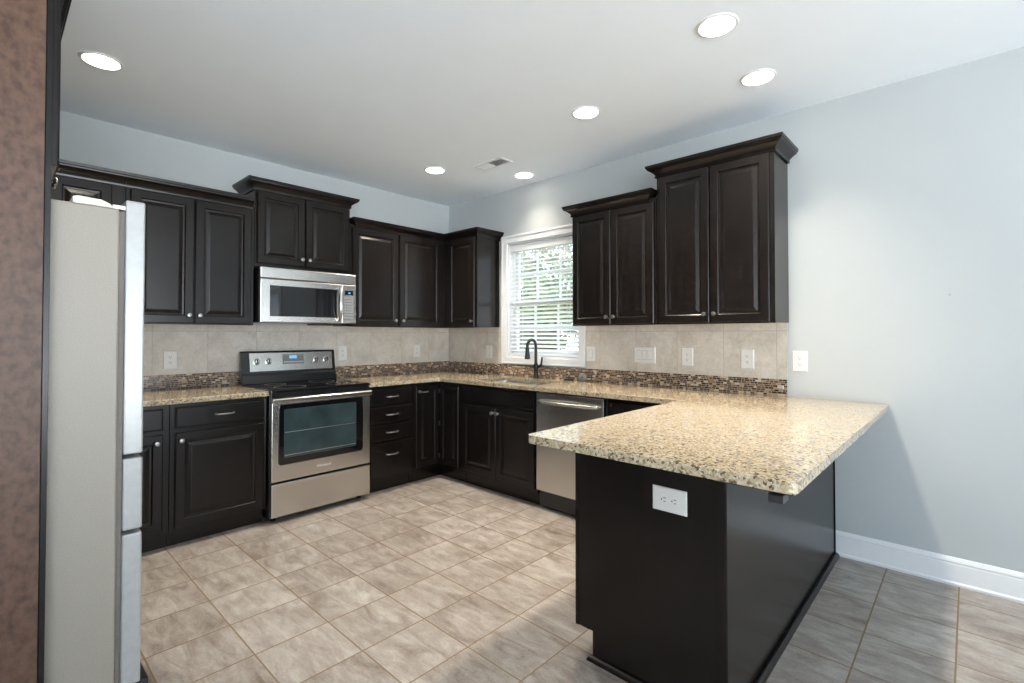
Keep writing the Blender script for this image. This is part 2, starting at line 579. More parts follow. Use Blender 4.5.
tree('dense green tree outside the window, fullest behind the middle slats', (-2.9, 5.0, -0.35), 2.75, 1.1, 'leaf', 3, 5200)
tree('pale loose-leaved tree outside the window, thin against the white sky', (-5.3, 7.9, -0.35), 4.4, 1.25, 'leaf_pale', 5, 3000)
tree('low green bushy tree far out behind the left side of the window blind', (-8.3, 11.0, -0.35), 3.2, 1.3, 'leaf', 8, 3000)

# white slatted blind in the window
bl = thing('window_blind', 'white horizontal slat blind with open slats hanging in the window over the sink', 'blind', (1.3195, 0.03, 1.10))
a0, a1 = WIN[0] + 0.026, WIN[1] - 0.026
MB(TW).box(a0, a1, 2.105, 2.172, -0.062, -0.004).build('head_rail', 'vinyl', bl, bevel=0.004)
mb = MB(TW)
zz = 2.085; tilt = R(24)
while zz > 1.145:
    c, s = math.cos(tilt) * 0.024, math.sin(tilt) * 0.024
    th = 0.0016
    mb.rings([[(u, zz - s - th, -0.034 + c), (u, zz + s - th, -0.034 - c), (u, zz + s + th, -0.034 - c), (u, zz - s + th, -0.034 + c)] for u in (a0, a1)])
    zz -= 0.0385
mb.build('slats', 'vinyl', bl)
MB(TW).box(a0, a1, 1.114, 1.130, -0.058, -0.010).build('bottom_rail', 'vinyl', bl, bevel=0.003)
for u in (a0 + 0.12, a1 - 0.12):
    MB(TW).box(u - 0.002, u + 0.002, 1.13, 2.105, -0.0115, -0.0095).box(u - 0.002, u + 0.002, 1.13, 2.105, -0.0585, -0.0565).build('ladder_cord', 'vinyl', bl)
MB(TW).tube([(a1 - 0.05, 2.10, -0.006), (a1 - 0.05, 1.45, -0.006)], 0.0018, 6).lathe((a1 - 0.05, 1.45, -0.006), (0, -1, 0), [(0.002, 0), (0.008, 0.008), (0.010, 0.03), (0.004, 0.036)], 10).build('pull_cord', 'vinyl', bl)
MB(TW).tube([(a0 + 0.06, 2.10, -0.006), (a0 + 0.06, 1.55, -0.006)], 0.004, 8).build('tilt_wand', 'vinyl', bl)

# backsplash: stone tiles over a strip of mosaic, on both walls
CT = 0.915                                # worktop surface
struct(MB(TL).box(-3.90, -0.008, 1.0195, 1.383, 0.0005, 0.008).build('tile_backsplash', 'splash_y'))
struct(MB(TL).box(-3.90, -0.0105, CT + 0.001, 1.0195, 0.0005, 0.0105).build('mosaic_border', 'mosaic_y'))
mb = MB(TW)
mb.box(0.0, 0.826, 1.0195, 1.383, 0.0005, 0.008); mb.box(1.810, 3.338, 1.0195, 1.383, 0.0005, 0.008)
struct(mb.build('tile_backsplash', 'splash_x'))
mb = MB(TW)
mb.box(0.0, 3.334, CT + 0.001, 1.0195, 0.0005, 0.0105)
struct(mb.build('mosaic_border', 'mosaic_x'))


# ------------------------------------------------------------------ cabinet parts
def door_mesh(T, u0, u1, v0, v1, w0, fr=0.056):
    mb = MB(T)
    k = w0
    mb.rect_rings(u0, u1, v0, v1, [(0, k), (0, k + 0.014), (0.005, k + 0.0195), (fr - 0.007, k + 0.0195), (fr - 0.003, k + 0.017), (fr, k + 0.0105),
                                   (fr + 0.010, k + 0.0095), (fr + 0.014, k + 0.011), (fr + 0.030, k + 0.0165), (fr + 0.034, k + 0.0172)])
    return mb


def knob(T, u, v, w, parent):
    p = Vector(T(u, v, w)); d = (Vector(T(u, v, w + 1)) - p)
    MB().lathe(p, d, [(0.008, 0), (0.006, 0.004), (0.005, 0.014), (0.011, 0.018), (0.0145, 0.023), (0.0125, 0.028), (0.005, 0.030)], 14).build('knob', 'nickel', parent, smooth=True)


def pull(T, u, v, w, parent, half=0.052):
    mb = MB()
    pts = [(-half, 0.0), (-half, 0.016), (-half + 0.006, 0.024), (-half + 0.016, 0.027), (0, 0.029), (half - 0.016, 0.027), (half - 0.006, 0.024), (half, 0.016), (half, 0.0)]
    mb.tube([T(u + a, v, w + b) for a, b in pts], [0.007, 0.005, 0.005, 0.005, 0.0055, 0.005, 0.005, 0.005, 0.007], 8)
    mb.build('pull', 'nickel', parent, smooth=True)


def door(T, root, u0, u1, v0, v1, w0, kn=None, fr=0.056):
    d = door_mesh(T, u0, u1, v0, v1, w0, fr).build('door', 'wood', root)
    if kn: knob(T, kn[0], kn[1], w0 + 0.0195, d)
    return d


def drawer(T, root, u0, u1, v0, v1, w0, pl=None, name='drawer_front'):
    mb = MB(T)
    mb.rect_rings(u0, u1, v0, v1, [(0, w0), (0, w0 + 0.013), (0.003, w0 + 0.0175), (0.009, w0 + 0.0195)])
    d = mb.build(name, 'wood', root)
    if pl: pull(T, pl[0], pl[1], w0 + 0.0195, d)
    return d


CROWN = [(0.0, 0.0), (0.010, 0.0), (0.012, 0.010), (0.007, 0.014), (0.010, 0.022), (0.022, 0.034), (0.038, 0.046), (0.050, 0.052), (0.052, 0.060), (0.058, 0.063), (0.060, 0.080), (0.0, 0.080)]


def crown(path, z0, root, h=0.080):
    """Moulding swept along a path (list of (x,y)); it flares to the right-hand side of the walking direction."""
    P = [Vector(q) for q in path]
    rings = []
    for i, q in enumerate(P):
        ns = []
        if i > 0:
            d = (P[i] - P[i - 1]).normalized(); ns.append(Vector((d.y, -d.x)))
        if i < len(P) - 1:
            d = (P[i + 1] - P[i]).normalized(); ns.append(Vector((d.y, -d.x)))
        if len(ns) == 2:
            m = (ns[0] + ns[1]).normalized(); m = m / m.dot(ns[0])
        else:
            m = ns[0]
        rings.append([(q.x + m.x * a, q.y + m.y * a, z0 + b * h / 0.08) for a, b in CROWN])
    return MB().rings(rings).build('crown_molding', 'wood', root)


ZB = 1.375


def upper(label, T, u0, u1, top, doors, loc, depth=0.305, body_u=None, zb=ZB):
    c = thing('wall_cabinet', label, 'cabinet', loc)
    b0, b1 = body_u or (u0, u1)
    MB(T).box(b0 + 0.001, b1 - 0.001, zb + 0.006, top, 0.009 if zb < 1.5 else 0.002, depth - 0.019).build('cabinet_box', 'wood', c, bevel=0.001)
    MB(T).box(u0 + 0.0004, u1 - 0.0004, zb, top, depth - 0.0188, depth).build('face_frame', 'wood', c, bevel=0.001)
    for d0, d1, z0, z1, kn in doors:
        door(T, c, d0, d1, z0, z1, depth, kn)
    return c


DT = 2.232      # top of ordinary upper doors
KZ = ZB + 0.062
# range wall
c = upper('dark wall cabinet above the refrigerator top, at the left end of the range wall', TL, -3.46, -2.876, 2.262,
          [(-3.225, -2.945, 1.383, DT, (-2.975, KZ))], (0.0, -3.17, ZB), body_u=(-3.90, -2.876))
crown([(0.305, -3.90), (0.305, -2.876)], 2.236, c)
c = upper('dark two-door wall cabinet between the refrigerator and the microwave', TL, -2.874, -2.116, 2.262,
          [(-2.853, -2.504, 1.383, DT, (-2.532, KZ)), (-2.497, -2.139, 1.383, DT, (-2.469, KZ))], (0.0, -2.495, ZB))
crown([(0.305, -2.874), (0.305, -2.130)], 2.236, c)
c = upper('short dark two-door wall cabinet directly above the microwave, with raised crown', TL, -2.114, -1.348, 2.42,
          [(-2.099, -1.741, 1.842, 2.384, (-1.768, 1.898)), (-1.735, -1.364, 1.842, 2.384, (-1.708, 1.898))], (0.0, -1.73, 1.815), zb=1.815)
crown([(0.003, -2.114), (0.305, -2.114), (0.305, -1.348), (0.003, -1.348)], 2.388, c)
c = upper('dark two-door wall cabinet right of the microwave, running into the corner', TL, -1.346, -0.306, 2.262,
          [(-1.329, -0.868, 1.383, DT, (-0.905, KZ)), (-0.853, -0.371, 1.383, DT, (-0.822, KZ))], (0.0, -0.85, ZB), body_u=(-1.346, -0.009))
crown([(0.16, -1.283), (0.305, -1.283), (0.305, -0.305)], 2.232, c)
# window wall
c = upper('dark single-door wall cabinet in the corner, beside the window', TW, 0.307, 0.786, 2.262,
          [(0.378, 0.761, 1.383, DT, (0.735, KZ))], (0.55, 0.0, ZB))
crown([(0.305, -0.305), (0.786, -0.305), (0.786, -0.003)], 2.232, c)
c = upper('lower of the two dark wall cabinets right of the window', TW, 1.888, 2.602, 2.262,
          [(1.900, 2.243, 1.383, DT, (2.216, KZ)), (2.249, 2.587, 1.383, DT, (2.276, KZ))], (2.245, 0.0, ZB))
crown([(1.888, -0.003), (1.888, -0.305), (2.535, -0.305), (2.535, -0.24)], 2.236, c)
c = upper('taller dark wall cabinet at the right end, above the peninsula', TW, 2.606, 3.350, 2.42,
          [(2.628, 2.969, 1.383, 2.386, (2.940, KZ)), (2.975, 3.323, 1.383, 2.386, (3.004, KZ))], (2.98, 0.0, ZB))
crown([(2.606, -0.003), (2.606, -0.305), (3.350, -0.305), (3.350, -0.003)], 2.390, c)


# ------------------------------------------------------------------ base cabinets
def base(label, T, u0, u1, loc, top=0.882, depth=0.61, body_u=None):
    c = thing('base_cabinet', label, 'cabinet', loc)
    b0, b1 = body_u or (u0, u1)
    MB(T).box(b0 + 0.001, b1 - 0.001, 0.105, top, 0.004, depth - 0.019).build('cabinet_box', 'wood', c, bevel=0.001)
    MB(T).box(u0 + 0.0004, u1 - 0.0004, 0.105, top, depth - 0.0188, depth).build('face_frame', 'wood', c, bevel=0.001)
    MB(T).box(b0 + 0.001, b1 - 0.001, 0.0, 0.104, depth - 0.075, depth - 0.057).build('toe_kick', 'wood', c)
    return c


c = base('black base cabinet behind the refrigerator, at the far left of the range wall', TL, -3.16, -2.698, (0, -3.1, 0), body_u=(-3.90, -2.698))
drawer(TL, c, -3.10, -2.732, 0.728, 0.857, 0.61, (-2.916, 0.793))
door(TL, c, -3.10, -2.732, 0.125, 0.702, 0.61, (-2.765, 0.655))
c = base('black base cabinet with one wide drawer over one door, left of the range', TL, -2.696, -2.134, (0, -2.415, 0))
drawer(TL, c, -2.669, -2.156, 0.730, 0.857, 0.61, (-2.40, 0.795))
door(TL, c, -2.669, -2.156, 0.122, 0.702, 0.61, (-2.640, 0.655))
c = base('black four-drawer base cabinet right of the range', TL, -1.354, -0.912, (0, -1.13, 0))
for z0, z1 in ((0.722, 0.858), (0.572, 0.709), (0.428, 0.560), (0.128, 0.416)):
    drawer(TL, c, -1.332, -0.932, z0, z1, 0.61, (-1.132, (z0 + z1) / 2 + (0.04 if z0 < 0.2 else 0)))
# corner cabinet with an L-shaped bi-fold door
c = thing('corner_cabinet', 'black corner base cabinet with a folding L-shaped door', 'cabinet', (0.35, -0.35, 0))
MB().prism([(0.004, -0.909), (0.61, -0.909), (0.61, -0.61), (0.911, -0.61), (0.911, -0.004), (0.004, -0.004)], 0.105, 0.882).build('cabinet_box', 'wood', c)
MB().prism([(0.535, -0.909), (0.553, -0.909), (0.553, -0.553), (0.911, -0.553), (0.911, -0.535), (0.535, -0.535)], 0.0, 0.104).build('toe_kick', 'wood', c)
dl = door(TL, c, -0.886, -0.637, 0.140, 0.850, 0.611, None, 0.050)
knob(TL, -0.862, 0.805, 0.6305, dl)
pull(TL, -0.800, 0.800, 0.6305, dl, 0.03)
dr = door(TW, c, 0.637, 0.888, 0.140, 0.850, 0.611, None, 0.050)
for z in (0.795, 0.500, 0.205):
    MB().lathe((0.634, -0.634, z - 0.02), (0, 0, 1), [(0.003, 0), (0.006, 0.004), (0.006, 0.036), (0.003, 0.04)], 10).build('hinge', 'bronze', dl, smooth=True)
# sink base
c = base('black sink base cabinet with false drawer front and two doors under the window', TW, 0.914, 1.784, (1.35, 0, 0), body_u=(0.915, 1.783), top=0.69)
MB(TW).box(0.9144, 1.7836, 0.6905, 0.882, 0.5912, 0.61).build('top_rail', 'wood', c)
drawer(TW, c, 0.941, 1.762, 0.731, 0.858, 0.61, None, 'false_front')
door(TW, c, 0.941, 1.3495, 0.135, 0.710, 0.61, (1.322, 0.665))
door(TW, c, 1.3535, 1.762, 0.135, 0.710, 0.61, (1.381, 0.665))
c = base('black base cabinet with a drawer, tucked behind the peninsula next to the dishwasher', TW, 2.396, 2.985, (2.69, 0, 0))
drawer(TW, c, 2.428, 2.92, 0.728, 0.858, 0.61, (2.674, 0.793))
door(TW, c, 2.428, 2.92, 0.125, 0.702, 0.61, (2.46, 0.655))

# ------------------------------------------------------------------ peninsula
PY = -1.793       # plane of the end panel
c = thing('peninsula_cabinet', 'black peninsula base cabinet with plain end and back panels under the granite overhang', 'cabinet', (3.29, -0.9, 0))
MB().box(3.005, 3.578, PY + 0.020, -0.030, 0.105, 0.882).build('cabinet_box', 'wood', c)
mb = MB(lambda u, v, w: (u, PY + w, v))
mb.prism([(3.064, 0.0), (3.572, 0.0), (3.572, 0.882), (2.998, 0.882), (2.998, 0.114), (3.064, 0.114)], 0.0, 0.019)
mb.build('end_panel', 'wood', c, bevel=0.001)
MB().box(2.982, 2.9975, PY - 0.003, PY + 0.024, 0.114, 0.882).build('end_stile', 'wood', c, bevel=0.0015)
MB().box(3.5785, 3.586, PY + 0.0, -0.030, 0.0, 0.882).build('back_panel', 'wood', c)
mb = MB(); mb.box(3.566, 3.5925, PY - 0.006, PY + 0.022, 0.0, 0.882); mb.build('corner_trim', 'wood', c, bevel=0.004)
MB().box(3.578, 3.5915, -0.030, -0.0265, 0.0, 0.882).build('wall_scribe', 'wood', c)
MB().box(3.061, 3.079, PY + 0.020, -0.62, 0.0, 0.104).build('toe_kick', 'wood', c)
shoe = [(0, 0), (0.018, 0), (0.0175, 0.006), (0.013, 0.014), (0.006, 0.020), (0.0, 0.021)]
mb = MB()
P0, P1, P2, P3 = (3.064, -1.60), (3.064, PY), (3.5925, PY - 0.006), (3.5925, -0.027)
rings = []
for q, m in ((P1, (-1, -1)), (P2, (1, -1)), (P3, (1, 0))):
    rings.append([(q[0] + m[0] * a, q[1] + m[1] * a, b) for a, b in shoe])
mb.rings(rings).build('base_shoe', 'wood', c)
us = [(-1.765, -1.385), (-1.375, -0.995)]
for (a, b), kx in zip(us, (0.03, 0.35)):
    drawer(TP, c, a, b, 0.728, 0.857, 0.0, ((a + b) / 2, 0.793))
    door(TP, c, a, b, 0.125, 0.702, 0.0, (a + kx, 0.655))

br = MB()
br.box(3.62, 3.835, -1.985, -1.945, 0.868, 0.8815)
br.box(3.775, 3.812, -2.000, -1.945, 0.845, 0.868)
tag(br.build('support_bracket', 'dark_plastic', root=(3.72, -1.965, 0.845), bevel=0.002), 'small black metal bracket under the corner of the granite overhang', 'bracket')
e = bpy.data.objects['support_bracket']

# ------------------------------------------------------------------ worktops
TH = 0.032


def rounded(pts, rad):
    out = []
    n = len(pts)
    for i, q in enumerate(pts):
        r = rad.get(i, 0)
        if not r:
            out.append(q); continue
        a = (Vector(pts[i - 1]) - Vector(q)).normalized(); b = (Vector(pts[(i + 1) % n]) - Vector(q)).normalized()
        ctr = Vector(q) + (a + b) * r
        for k in range(6):
            t = k / 5 * PI / 2
            out.append(tuple(ctr - b * r * math.cos(t) - a * r * math.sin(t)))
    return out


def slab(outer, hole):
    mb = MB(); bm = mb.bm
    edges = []
    for lp in ([outer] + ([hole] if hole else [])):
        vs = [bm.verts.new((x, y, CT)) for x, y in lp]
        for i in range(len(vs)):
            edges.append(bm.edges.new((vs[i], vs[(i + 1) % len(vs)])))
    bmesh.ops.triangle_fill(bm, use_beauty=True, use_dissolve=False, edges=edges)
    r = bmesh.ops.extrude_face_region(bm, geom=bm.faces[:])
    for v in r['geom']:
        if isinstance(v, bmesh.types.BMVert):
            v.co.z -= TH
    return mb


outer = rounded([(0.012, -1.357), (0.648, -1.357), (0.648, -0.648), (2.915, -0.648), (2.915, -2.028), (3.849, -2.028), (3.849, -0.002),
                 (3.336, -0.002), (3.336, -0.012), (0.012, -0.012)], {4: 0.025, 5: 0.025, 2: 0.02, 3: 0.02})
SINK = (0.985, 1.715, -0.545, -0.135)
hole = rounded([(SINK[0], SINK[2]), (SINK[0], SINK[3]), (SINK[1], SINK[3]), (SINK[1], SINK[2])], {0: 0.05, 1: 0.05, 2: 0.05, 3: 0.05})
o = slab(outer, hole).build('granite_worktop', 'granite', root=(2.0, -0.3, CT - TH), bevel=0.004)
tag(o, 'speckled tan granite worktop turning the corner past the sink onto the peninsula', 'countertop')
o = slab([(0.012, -3.90), (0.648, -3.90), (0.648, -2.131), (0.012, -2.131)], None).build('granite_worktop', 'granite', root=(0.33, -3.0, CT - TH), bevel=0.004)
tag(o, 'short speckled granite worktop left of the range', 'countertop')

# sink
s = thing('kitchen_sink', 'double-bowl stainless sink set under the granite below the window', 'sink', (1.35, -0.34, 0.70))
mb = MB()


def rr(x0, x1, y0, y1, z, r, n=4):
    out = []
    for cx, cy, a in ((x1 - r, y1 - r, 0), (x0 + r, y1 - r, 90), (x0 + r, y0 + r, 180), (x1 - r, y0 + r, 270)):
        for k in range(n + 1):
            t = R(a + 90 * k / n)
            out.append((cx + r * math.cos(t), cy + r * math.sin(t), z))
    return out


for x0, x1 in ((0.992, 1.337), (1.363, 1.708)):
    mb = MB()
    y0, y1 = -0.540, -0.140
    mb.rings([rr(x0 - 0.006, x1 + 0.006, y0 - 0.006, y1 + 0.006, 0.8815, 0.06), rr(x0 - 0.006, x1 + 0.006, y0 - 0.006, y1 + 0.006, 0.70, 0.06)] , False, True)
    mb.rings([rr(x0 - 0.006, x1 + 0.006, y0 - 0.006, y1 + 0.006, 0.8815, 0.06), rr(x0, x1, y0, y1, 0.8815, 0.055), rr(x0 + 0.004, x1 - 0.004, y0 + 0.004, y1 - 0.004, 0.74, 0.055),
              rr(x0 + 0.03, x1 - 0.03, y0 + 0.03, y1 - 0.03, 0.708, 0.04)], False, True)
    b = mb.build('bowl', 'steel_bowl', s, smooth=True)
    cx = (x0 + x1) / 2
    MB().lathe((cx, -0.34, 0.7085), (0, 0, 1), [(0.045, 0), (0.044, 0.003), (0.030, 0.003), (0.026, 0.001), (0.004, 0.002)], 20).build('drain', 'nickel', b, smooth=True)

# faucet
f = thing('faucet', 'dark bronze gooseneck pull-down faucet standing behind the sink', 'faucet', (1.312, -0.072, CT))
fx, fy = 1.312, -0.072
MB().lathe((fx, fy, CT), (0, 0, 1), [(0.030, 0), (0.030, 0.006), (0.024, 0.012), (0.021, 0.02), (0.019, 0.075), (0.0215, 0.08), (0.0215, 0.12), (0.017, 0.13), (0.0145, 0.14)], 18).build('base_body', 'bronze', f, smooth=True)
dv = Vector((0.0, -1.0, 0))
rad = 0.058
pts = [Vector((fx, fy, CT + 0.13)), Vector((fx, fy, CT + 0.20)), Vector((fx, fy, CT + 0.275))]
for k in range(1, 13):
    t = PI * k / 12
    pts.append(Vector((fx, fy, CT + 0.288)) + dv * (rad - rad * math.cos(t)) + Vector((0, 0, rad * math.sin(t))))
pts.append(pts[-1] - Vector((0, 0, 0.02)))
MB().tube(pts, 0.0140, 12).build('gooseneck', 'bronze', f, smooth=True)
e = pts[-1]
MB().lathe(e, (0, 0, -1), [(0.014, -0.012), (0.018, 0.0), (0.019, 0.03), (0.024, 0.075), (0.025, 0.09), (0.016, 0.094)], 16).build('spray_head', 'bronze', f, smooth=True)
MB().tube([(fx, fy, CT + 0.098), (fx + 0.035, fy + 0.008, CT + 0.105), (fx + 0.052, fy + 0.012, CT + 0.125)], [0.013, 0.013, 0.011], 10).tube(
    [(fx + 0.050, fy + 0.012, CT + 0.118), (fx + 0.055, fy + 0.013, CT + 0.15), (fx + 0.060, fy + 0.014, CT + 0.190)], [0.011, 0.0085, 0.0075], 10).build('lever_handle', 'bronze', f, smooth=True)

st = MB().lathe((1.665, -0.060, CT + 0.0005), (0, 0, 1), [(0.038, 0), (0.042, 0.006), (0.040, 0.014), (0.014, 0.018), (0.011, 0.030), (0.004, 0.033)], 20).build('sink_strainer', 'dark_plastic', root=(1.665, -0.060, CT), smooth=True)
tag(st, 'flat dark sink strainer lying on the granite right of the faucet', 'strainer')
ax = Vector((0.25, -0.93, 0.35)).normalized()
sp = MB().lathe((1.800, -0.040, CT + 0.0325), ax, [(0.026, 0), (0.033, 0.004), (0.034, 0.012), (0.026, 0.017), (0.010, 0.018), (0.006, 0.030), (0.002, 0.032)], 20).build('sink_stopper', 'grey_plastic', root=(1.800, -0.040, CT), smooth=True)
tag(sp, 'round grey sink stopper leaning upright against the mosaic under the window casing', 'stopper')

# ------------------------------------------------------------------ range
Y0, Y1 = -2.126, -1.364
r_ = thing('range', 'freestanding stainless electric range with black glass cooktop', 'range', (0.35, -1.745, 0))
MB(TL).box(Y0 + 0.002, Y1 - 0.002, 0.03, 0.900, 0.025, 0.635).build('body', 'black', r_, bevel=0.002)
for a in (Y0 + 0.05, Y1 - 0.05):
    for w in (0.08, 0.58):
        MB(TL).box(a - 0.015, a + 0.015, 0.0, 0.03, w - 0.015, w + 0.015).build('foot', 'black', r_)
ck = MB(TL).box(Y0, Y1, 0.9005, 0.922, 0.10, 0.668).build('cooktop', 'black_glass', r_, bevel=0.005)
for cx, cy, rr_ in ((0.24, -1.93, 0.075), (0.24, -1.56, 0.10), (0.51, -1.93, 0.11), (0.51, -1.56, 0.085)):
    MB().rings([[(cx + q * math.cos(2 * PI * k / 40), cy + q * math.sin(2 * PI * k / 40), z) for k in range(40)]
                for q, z in ((rr_, 0.9221), (rr_, 0.9225), (rr_ - 0.004, 0.9225), (rr_ - 0.004, 0.9221))], False, False).build('burner_ring', 'grey_plastic', ck)
MB(TL).box(Y0 + 0.003, Y1 - 0.003, 0.868, 0.899, 0.636, 0.660).build('front_band', 'black', r_, bevel=0.003)
# backguard: sloped black housing with a stainless control panel
mb = MB(TL)
sec = [(0.922, 0.045), (0.922, 0.118), (0.985, 0.105), (1.000, 0.098), (1.168, 0.072), (1.176, 0.062), (1.176, 0.045)]
mb.rings([[(u, a, b) for a, b in sec] for u in (Y0, Y1)])
bgd = mb.build('backguard', 'black', r_, bevel=0.004)
slope = lambda u, v, w: (0.0985 + 0.0015 + w - (v - 1.0) * 0.1548, u, v)
cp = MB(slope).box(Y0 + 0.060, Y1 - 0.030, 1.016, 1.162, -0.004, 0.003).build('control_panel', 'steel_h', r_, bevel=0.002)
MB(slope).box(-1.815, -1.642, 1.068, 1.146, 0.0032, 0.0045).build('display_window', 'grey_plastic', cp)
MB(slope).box(-1.760, -1.700, 1.112, 1.136, 0.0047, 0.0055).build('clock_display', 'display', cp)
mb = MB(slope)
for k in range(8): mb.box(-1.805 + k * 0.0205, -1.793 + k * 0.0205, 1.080, 1.088, 0.0047, 0.0052)
mb.build('key_row', 'plate', cp)
for y in (-2.016, -1.926, -1.537, -1.449):
    p = Vector(slope(y, 1.094, 0.003)); d = Vector((1, 0, 0.1548))
    k = MB().lathe(p, d, [(0.026, 0), (0.026, 0.003), (0.019, 0.005), (0.018, 0.022), (0.015, 0.025), (0.002, 0.025)], 22).build('knob', 'steel_h', r_, smooth=True)
    q = p + d.normalized() * 0.025
    MB().box(q.x - 0.001, q.x + 0.006, q.y - 0.0035, q.y + 0.0035, q.z - 0.017, q.z + 0.017).build('pointer', 'black', k)
# oven door
mb = MB(TL)
fx0 = 0.637
mb.box(Y0 + 0.004, Y1 - 0.004, 0.288, 0.866, fx0, 0.678)
dr = mb.build('oven_door', 'steel_h', r_, bevel=0.004)
gw = MB(TL)
gl_ = lambda i, w: [(u, v, w) for u, v, _ in rr(-2.078 + i, -1.432 - i, 0.398 + i, 0.820 - i, 0, 0.022)]
gw.rings([gl_(0, 0.6785), gl_(0, 0.6805), gl_(0.004, 0.6815)])
wn = gw.build('oven_window', 'black_glass', dr)
gi = MB(TL)
gi.rings([[(u, v, w) for u, v, _ in rr(-2.042, -1.492, 0.445, 0.785, 0, 0.012)] for w in (0.6816, 0.6822)])
gi.build('inner_glass', 'oven_glass', wn)
mb = MB(TL)
mb.box(-2.035, -1.50, 0.6215, 0.6245, 0.6823, 0.6832); mb.box(-2.035, -1.50, 0.462, 0.465, 0.6823, 0.6832)
mb.build('oven_rack', 'rack', wn)
mb = MB(TL)
mb.rings([[(Y0 + 0.003, 0.828 + b, 0.680 + a) for a, b in ((0.0, 0.0), (0.020, 0.0), (0.022, 0.004), (0.024, 0.030), (0.018, 0.036), (0.0, 0.038))],
          [(Y1 - 0.003, 0.828 + b, 0.680 + a) for a, b in ((0.0, 0.0), (0.020, 0.0), (0.022, 0.004), (0.024, 0.030), (0.018, 0.036), (0.0, 0.038))]])
mb.build('door_handle', 'steel_h', dr, bevel=0.003)
MB(TL).box(Y0 + 0.004, Y1 - 0.004, 0.045, 0.272, fx0, 0.679).build('storage_drawer', 'steel_h', r_, bevel=0.004)


def lettering(text, T, u, v, w, size, parent, mat):
    cu = bpy.data.curves.new('lettering', 'FONT')
    cu.body = text; cu.size = size; cu.align_x = 'CENTER'; cu.align_y = 'CENTER'; cu.extrude = 0.0003; cu.shear = 0.25
    cu.materials.append(M[mat])
    tmp = bpy.data.objects.new('lettering', cu)
    me = bpy.data.meshes.new_from_object(tmp)
    bpy.data.objects.remove(tmp)
    o = bpy.data.objects.new('lettering', me); COL.objects.link(o)
    p = Vector(T(u, v, w)); a = (Vector(T(u + 1, v, w)) - p).normalized(); b = (Vector(T(u, v + 1, w)) - p).normalized(); n = a.cross(b)
    m = Matrix((a, b, n)).transposed().to_4x4()
    m.translation = p - origin_of(parent)
    o.parent = parent
    o.matrix_local = m
    return o


lettering('Whirlpool', slope, -1.730, 1.036, 0.0036, 0.022, cp, 'grey_plastic')
lettering('Whirlpool', TL, -1.752, 0.345, 0.6787, 0.026, dr, 'plate')

# ------------------------------------------------------------------ microwave over the range
mw = thing('microwave', 'stainless over-the-range microwave hung under the short cabinet', 'microwave', (0.2, -1.72, 1.39))
my0, my1 = -2.102, -1.340
MB(TL).box(my0 + 0.003, my1 - 0.003, 1.398, 1.808, 0.012, 0.358).build('case', 'black', mw, bevel=0.003)
MB(TL).box(my0, my1, 1.725, 1.808, 0.359, 0.398).build('vent_strip', 'steel_h', mw, bevel=0.006)
md_ = MB(TL).box(my0, -1.468, 1.398, 1.721, 0.359, 0.399).build('door', 'steel_h', mw, bevel=0.006)
MB(TL).box(-2.036, -1.512, 1.444, 1.674, 0.3995, 0.4010).build('window', 'black_glass', md_, bevel=0.0005)
mb = MB(TL)
mb.tube([(-1.492, 1.425, 0.400), (-1.494, 1.440, 0.425), (-1.498, 1.49, 0.440), (-1.500, 1.56, 0.444), (-1.498, 1.63, 0.440), (-1.494, 1.675, 0.425), (-1.492, 1.69, 0.400)], [0.014, 0.015, 0.017, 0.018, 0.017, 0.015, 0.014], 12)
mb.build('handle', 'steel_h', md_, smooth=True)
pn = MB(TL).box(-1.465, my1, 1.398, 1.721, 0.359, 0.399).build('control_panel', 'steel_h', mw, bevel=0.006)
MB(TL).box(-1.440, -1.368, 1.636, 1.672, 0.3995, 0.4008).build('display_window', 'black_glass', pn)
MB(TL).box(-1.410, -1.392, 1.648, 1.658, 0.4010, 0.4014).build('clock_display', 'display', pn)
MB(TL).box(-1.448, -1.362, 1.434, 1.628, 0.3992, 0.4000).build('keypad_panel', 'grey_plastic', pn)
mb = MB(TL)
for i in range(4):
    for j in range(8):
        mb.box(-1.444 + i * 0.020, -1.427 + i * 0.020, 1.440 + j * 0.023, 1.457 + j * 0.023, 0.4001, 0.4008)
mb.build('keypad', 'rack', pn)
MB(TL).box(-1.62, -1.42, 1.384, 1.3975, 0.10, 0.30).build('lamp_cover', 'dark_plastic', mw, bevel=0.002)

# ------------------------------------------------------------------ dishwasher
dw = thing('dishwasher', 'stainless dishwasher with a bar handle, between the sink base and the peninsula', 'dishwasher', (2.09, -0.3, 0))
dx0, dx1 = 1.789, 2.392
MB(TW).box(dx0 + 0.003, dx1 - 0.003, 0.02, 0.872, 0.03, 0.595).build('tub', 'dark_plastic', dw)
MB(TW).box(dx0 + 0.002, dx1 - 0.002, 0.0, 0.132, 0.535, 0.56).build('kick_plate', 'black', dw)
dd = MB(TW).box(dx0 + 0.002, dx1 - 0.010, 0.145, 0.872, 0.5965, 0.636).build('door', 'steel_v', dw, bevel=0.005)
mb = MB(TW)
n = 12
pts = [(dx0 + 0.04, 0.812, 0.636), (dx0 + 0.042, 0.812, 0.660)]
for k in range(n + 1):
    t = k / n
    pts.append((dx0 + 0.05 + t * (dx1 - dx0 - 0.11), 0.812, 0.664 + 0.022 * math.sin(PI * t)))
pts += [(dx1 - 0.052, 0.812, 0.660), (dx1 - 0.05, 0.812, 0.636)]
mb.tube(pts, 0.012, 10)
mb.build('handle', 'steel_h', dd, smooth=True)

